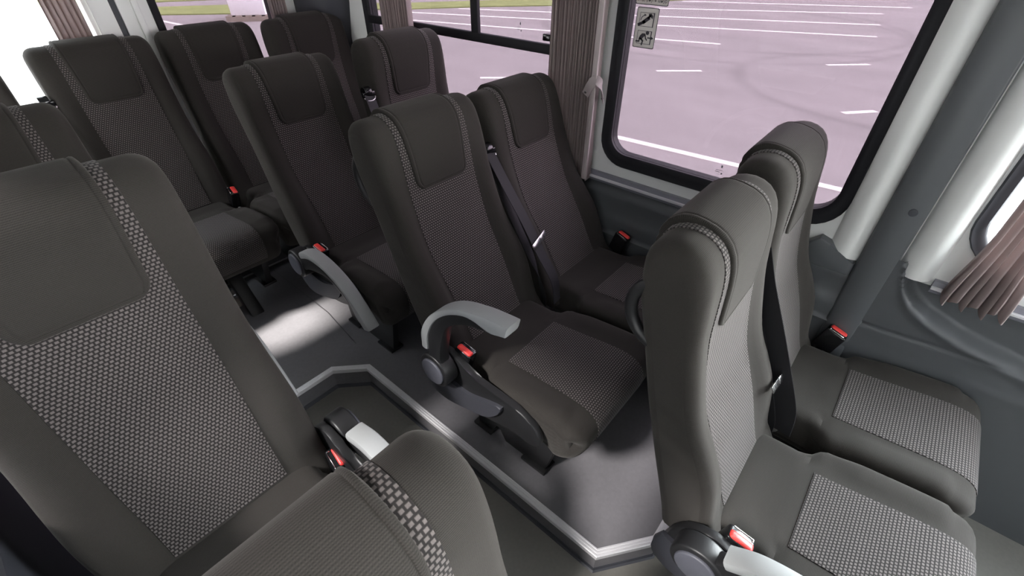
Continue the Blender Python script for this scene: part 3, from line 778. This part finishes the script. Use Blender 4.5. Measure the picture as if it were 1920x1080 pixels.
# ------------------------------------------------------------------ rear doors, left wall, roof
YR = 2.60
R1 = rbox(.700, 1.235, P + .42, P + 1.26, .075); R1i = rbox(.732, 1.205, P + .455, P + 1.225, .05)
R0 = rbox(-.17, .500, P + .42, P + 1.26, .075); R0i = rbox(-.14, .478, P + .455, P + 1.225, .05)
holed('door_1', [(.592, KF), (1.36, KF), (1.36, ZC), (.592, ZC)], [R1], 'y', YR, YR + .05, 'white', 'white right rear door leaf with a window')
holed('door_2', [(XL, KF), (.568, KF), (.568, ZC), (XL, ZC)], [R0], 'y', YR, YR + .05, 'white', 'white left rear door leaf with a glaring window')
bm = bmesh.new(); box(bm, (.566, YR + .012, KF), (.594, YR + .04, ZC)); struct(mesh_obj('trim_9', bm, 'trim_dark', smooth=False), 'dark rubber seal between the rear door leaves')
bm = bmesh.new(); prism(bm, rbox(.640, .664, P + .3, ZC, .011, 4), 'y', YR - .012, YR, .004); struct(mesh_obj('trim_10', bm, 'white'), 'white raised moulding on the right rear door edge')
window(4, R1, R1i, 'y', YR, 'tint', 'tinted right rear door window')
window(5, R0, R0i, 'y', YR, 'clear', 'glaring clear left rear door window', rub='white')
bm = bmesh.new(); rows = []
for z in (KF, P + .9, P + 1.06, ZC):
    w = .02 if z > P + 1.0 else 0
    rows.append([Vector(p) for p in ((1.335, YR + .05, z), (1.335, YR - .01, z), (1.350 - w, 2.54, z), (1.392 - w, 2.445 - w, z), (1.448 - w, 2.405 - w * 2, z), (XW + .02, 2.395 - w * 2, z), (XW + .02, YR + .05, z))])
V = grid(bm, rows, True); bm.faces.new(V[0]); bm.faces.new(V[-1]); struct(mesh_obj('trim_11', bm, 'trim_dark', sharp=60), 'dark rear corner pillar cover')
bm = bmesh.new(); box(bm, (XL, Y0, ZC), (XW + .05, YR + .05, ZC + .05)); struct(mesh_obj('ceiling', bm, 'lining', smooth=False), 'pale roof lining')
bm = bmesh.new(); box(bm, (XL - .01, Y0, 0), (XL + .012, YR, P + .58), .006); struct(mesh_obj('wall_left_cladding', bm, 'trim_dark'), 'dark lower cladding of the left wall')
LW = [rbox(-1.7, -.75, P + .62, 1.50, .1), rbox(.05, 1.05, P + .68, 1.50, .1), rbox(1.72, 2.50, P + .60, P + 1.02, .06)]  # unseen openings; the rear one shaped to place the sun patch on the floor
holed('wall_left', [(Y0, 0), (YR + .05, 0), (YR + .05, ZC), (Y0, ZC)], LW, 'x', XL - .05, XL, 'white', 'left side wall')
for k, lw in enumerate(LW[:2]): struct(pane(lw, 'x', XL - .03, 'dimming', None, 'window_%d' % (6 + k)), 'unseen left side pane added to dim the sun')  # unseen panes, put in to weaken the sun through these openings

holed('wall_front', [(XL, 0), (XW + .05, 0), (XW + .05, ZC), (XL, ZC)], [rbox(XL + 1.0, XW - .05, .80, 1.62, .1)], 'y', Y0 - .04, Y0, 'lining', 'unseen cabin front, added with an opening narrowed to limit light on the left seats')  # added to shut out front light; opening kept to the right side

# ------------------------------------------------------------------ small things on the floor at the back
t = empty('floor_bracket', (.45, 1.93, P)); tag(t, 'narrow black upright bracket on the floor near the aisle-end back-row seat', 'bracket')
bm = bmesh.new(); prism(bm, [(1.840, 0), (1.895, 0), (2.085, .215), (2.030, .245)], 'x', -.040 , .014, .005)
for v in bm.verts: v.co.y -= 1.93
mesh_obj('plate', bm, 'black', t).location.x = -.012
bm = bmesh.new(); box(bm, (-.075, .02, 0), (-.022, .10, .05), .006); tag(mesh_obj('foot_block', bm, 'timber', t), 'worn tan side of the block')
bm = bmesh.new(); cyl(bm, (-.050, .03, .056), (0, 0, 1), .012, .014, 16, bev=.003); tag(mesh_obj('bolt', bm, 'chrome', t), 'bright bolt head')

# ------------------------------------------------------------------ parking lot outside
bm = bmesh.new(); box(bm, (-60, -60, GROUND - .2), (90, 90, GROUND)); struct(mesh_obj('ground', bm, 'asphalt', smooth=False), 'pale asphalt of the parking lot')
def line(a, b, w=.11):
    bm = bmesh.new(); a, b = Vector(a), Vector(b); d = (b - a).normalized(); n = Vector((-d.y, d.x)) * w / 2
    prism(bm, [tuple(a + n), tuple(a - n), tuple(b - n), tuple(b + n)], 'z', GROUND, GROUND + .004); return bm
LINES = [((5.02, 6.2), (5.62, -1.5), .11, 'nearest white line, running below the big window beside the vehicle'),
         ((6.27, 6.13), (6.81, 5.52), .10, 'short white line behind the headrest of the curtain-side seat'),
         ((8.84, 3.99), (9.41, 3.35), .10, 'short white dash left of centre in the big window'),
         ((11.53, 1.67), (12.15, 1.04), .10, 'short white dash at the upper right of the big window'),
         ((8.33, .77), (8.75, .42), .10, 'short white dash at the right edge of the big window'),
         ((8.6, 15.6), (12.20, 4.05), .13, 'second white bay line, ending in the left part of the big window'),
         ((10.5, 13.8), (15.75, 1.45), .14, 'third white bay line, ending at the right of the big window'),
         ((12.3, 12.9), (17.95, 1.70), .15, 'fourth white bay line across the big window'),
         ((15.35, 10.45), (20.55, 2.0), .16, 'fifth white bay line across the big window'),
         ((19.3, 8.2), (22.96, 1.5), .17, 'farthest white bay line at the top of the big window'),
         ((4.76, 18.0), (5.25, 12.8), .12, 'white line seen through the rear door window'),
         ((3.05, 12.2), (3.36, 11.5), .11, 'short white mark low in the rear door window'),
         ((10.6, 19.5), (13.9, 14.8), .12, 'thin white line beyond the grass strip')]
for a, b, w, lb in LINES: tag(mesh_obj('road_line', line(a, b, w), 'paint', smooth=False), lb, 'road marking', 'white parking lot lines')
def lawn(name, pts, label):
    bm = bmesh.new(); prism(bm, pts, 'z', GROUND, GROUND + .03); return tag(mesh_obj(name, bm, 'grass', smooth=False), label, 'grass', kind='stuff')
lawn('grass_strip', [(9.55, 15.3), (11.1, 13.9), (13.0, 12.65), (14.95, 10.95), (18.7, 8.75), (22.5, 6.7), (26, 6.6), (20.6, 9.6), (16.6, 12.0), (13.9, 13.9), (12.1, 15.1), (10.4, 16.6)], 'green grass strip between the parking bays, seen through the sliding window')
lawn('grass_strip', [(3.2, 20.2), (5.06, 18.6), (6.85, 17.0), (7.7, 18.2), (7.9, 19.0), (5.72, 20.4), (4.4, 22.2)], 'green grass wedge seen through the rear door window')
lawn('grass_verge', [(4.4, 23.2), (6.1, 22.0), (8.4, 20.9), (16, 30), (16, 50), (-20, 50), (-20, 26)], 'mown grass beyond the path at the top of the rear door window')
pl = empty('pallet', (6.75, 15.75, GROUND)); pl.rotation_euler.z = math.radians(-38); tag(pl, 'worn timber pallet on the asphalt under the white wrapped stack', 'pallet')
for k in range(3):
    bm = bmesh.new(); box(bm, (-.6, -.5 + .4 * k, 0), (.6, -.3 + .4 * k, .11), .005); mesh_obj('runner', bm, 'timber', pl, smooth=False)
for k in range(5):
    bm = bmesh.new(); box(bm, (-.6 + .26 * k, -.5, .11), (-.44 + .26 * k, .5, .14), .004); mesh_obj('deck_board', bm, 'timber', pl, smooth=False)
bm = bmesh.new(); box(bm, (-.46, -.42, 0), (.46, .42, .62), .02, 2); box(bm, (-.50, -.45, .60), (.50, .45, .86), .05, 3)
ws = tag(mesh_obj('wrapped_stack', bm, 'wrap'), 'white wrapped stack on the pallet outside the rear door window', 'stack'); ws.location = (6.75, 15.75, GROUND + .14); ws.rotation_euler.z = math.radians(-38)

# ------------------------------------------------------------------ light, world, camera
w = bpy.data.worlds.new('sky'); bpy.context.scene.world = w; w.use_nodes = True; nt = w.node_tree; nt.nodes.clear()
out = nt.nodes.new('ShaderNodeOutputWorld'); bg = nd(nt, 'ShaderNodeBackground', Strength=1.0)
tc = nd(nt, 'ShaderNodeTexCoord'); sx = nd(nt, 'ShaderNodeSeparateXYZ'); nt.links.new(tc.outputs['Generated'], sx.inputs[0])
mr = nt.nodes.new('ShaderNodeMapRange'); nt.links.new(sx.outputs[2], mr.inputs[0]); mr.inputs[1].default_value = 0; mr.inputs[2].default_value = .6
nt.links.new(mix_col(nt, mr.outputs[0], (1.0, 1.0, 1.0), (.86, .93, 1.0)), bg.inputs['Color'])
# hazy overcast, bright lobe added front right to lift the front seats
dt = nt.nodes.new('ShaderNodeVectorMath'); dt.operation = 'DOT_PRODUCT'; nt.links.new(tc.outputs['Generated'], dt.inputs[0]); dt.inputs[1].default_value = Vector((.80, -.55, .30)).normalized()
lobe = mth(nt, 'POWER', mth(nt, 'MAXIMUM', dt.outputs['Value'], 0), 3.0)
nt.links.new(mth(nt, 'MULTIPLY', mth(nt, 'ADD', mth(nt, 'MULTIPLY', lobe, 8.0), 1.0), 7.0), bg.inputs['Strength'])
bg.inputs['Strength'].default_value = 8.0
nt.links.new(bg.outputs[0], out.inputs[0])
su = bpy.data.lights.new('sun', 'SUN'); su.energy = 22.0; su.angle = math.radians(8); su.color = (1, .96, .9)
so = bpy.data.objects.new('sun', su); C.objects.link(so); so.rotation_euler = Vector((.70, -.15, -.70)).to_track_quat('-Z', 'Y').to_euler(); so.location = (-5, 3, 6)

cam = bpy.data.cameras.new('camera'); co = bpy.data.objects.new('camera', cam); C.objects.link(co)
cam.sensor_width = 36; cam.lens = 36 * 855.44 / 1920; cam.clip_start = .02; cam.clip_end = 500
Rm = Matrix(((0.6514565, -0.4675515, 0.5975019), (-0.7586803, -0.4050681, 0.5102199), (0.0034737, -0.7856994, -0.6186055)))   # columns: right, down, forward
r_, d_, f_ = Rm.col[0], Rm.col[1], Rm.col[2]
co.matrix_world = Matrix.Translation((0, 0, 1.35 + P)) @ Matrix((r_, -d_, -f_)).transposed().to_4x4()
sc = bpy.context.scene; sc.camera = co
sc.view_settings.view_transform = 'Standard'; sc.view_settings.look = 'None'; sc.view_settings.gamma = 1; sc.view_settings.exposure = 0; sc.view_settings.use_curve_mapping = False
sc.cycles.use_denoising = True; sc.cycles.max_bounces = 10; sc.cycles.diffuse_bounces = 6; sc.cycles.transparent_max_bounces = 16
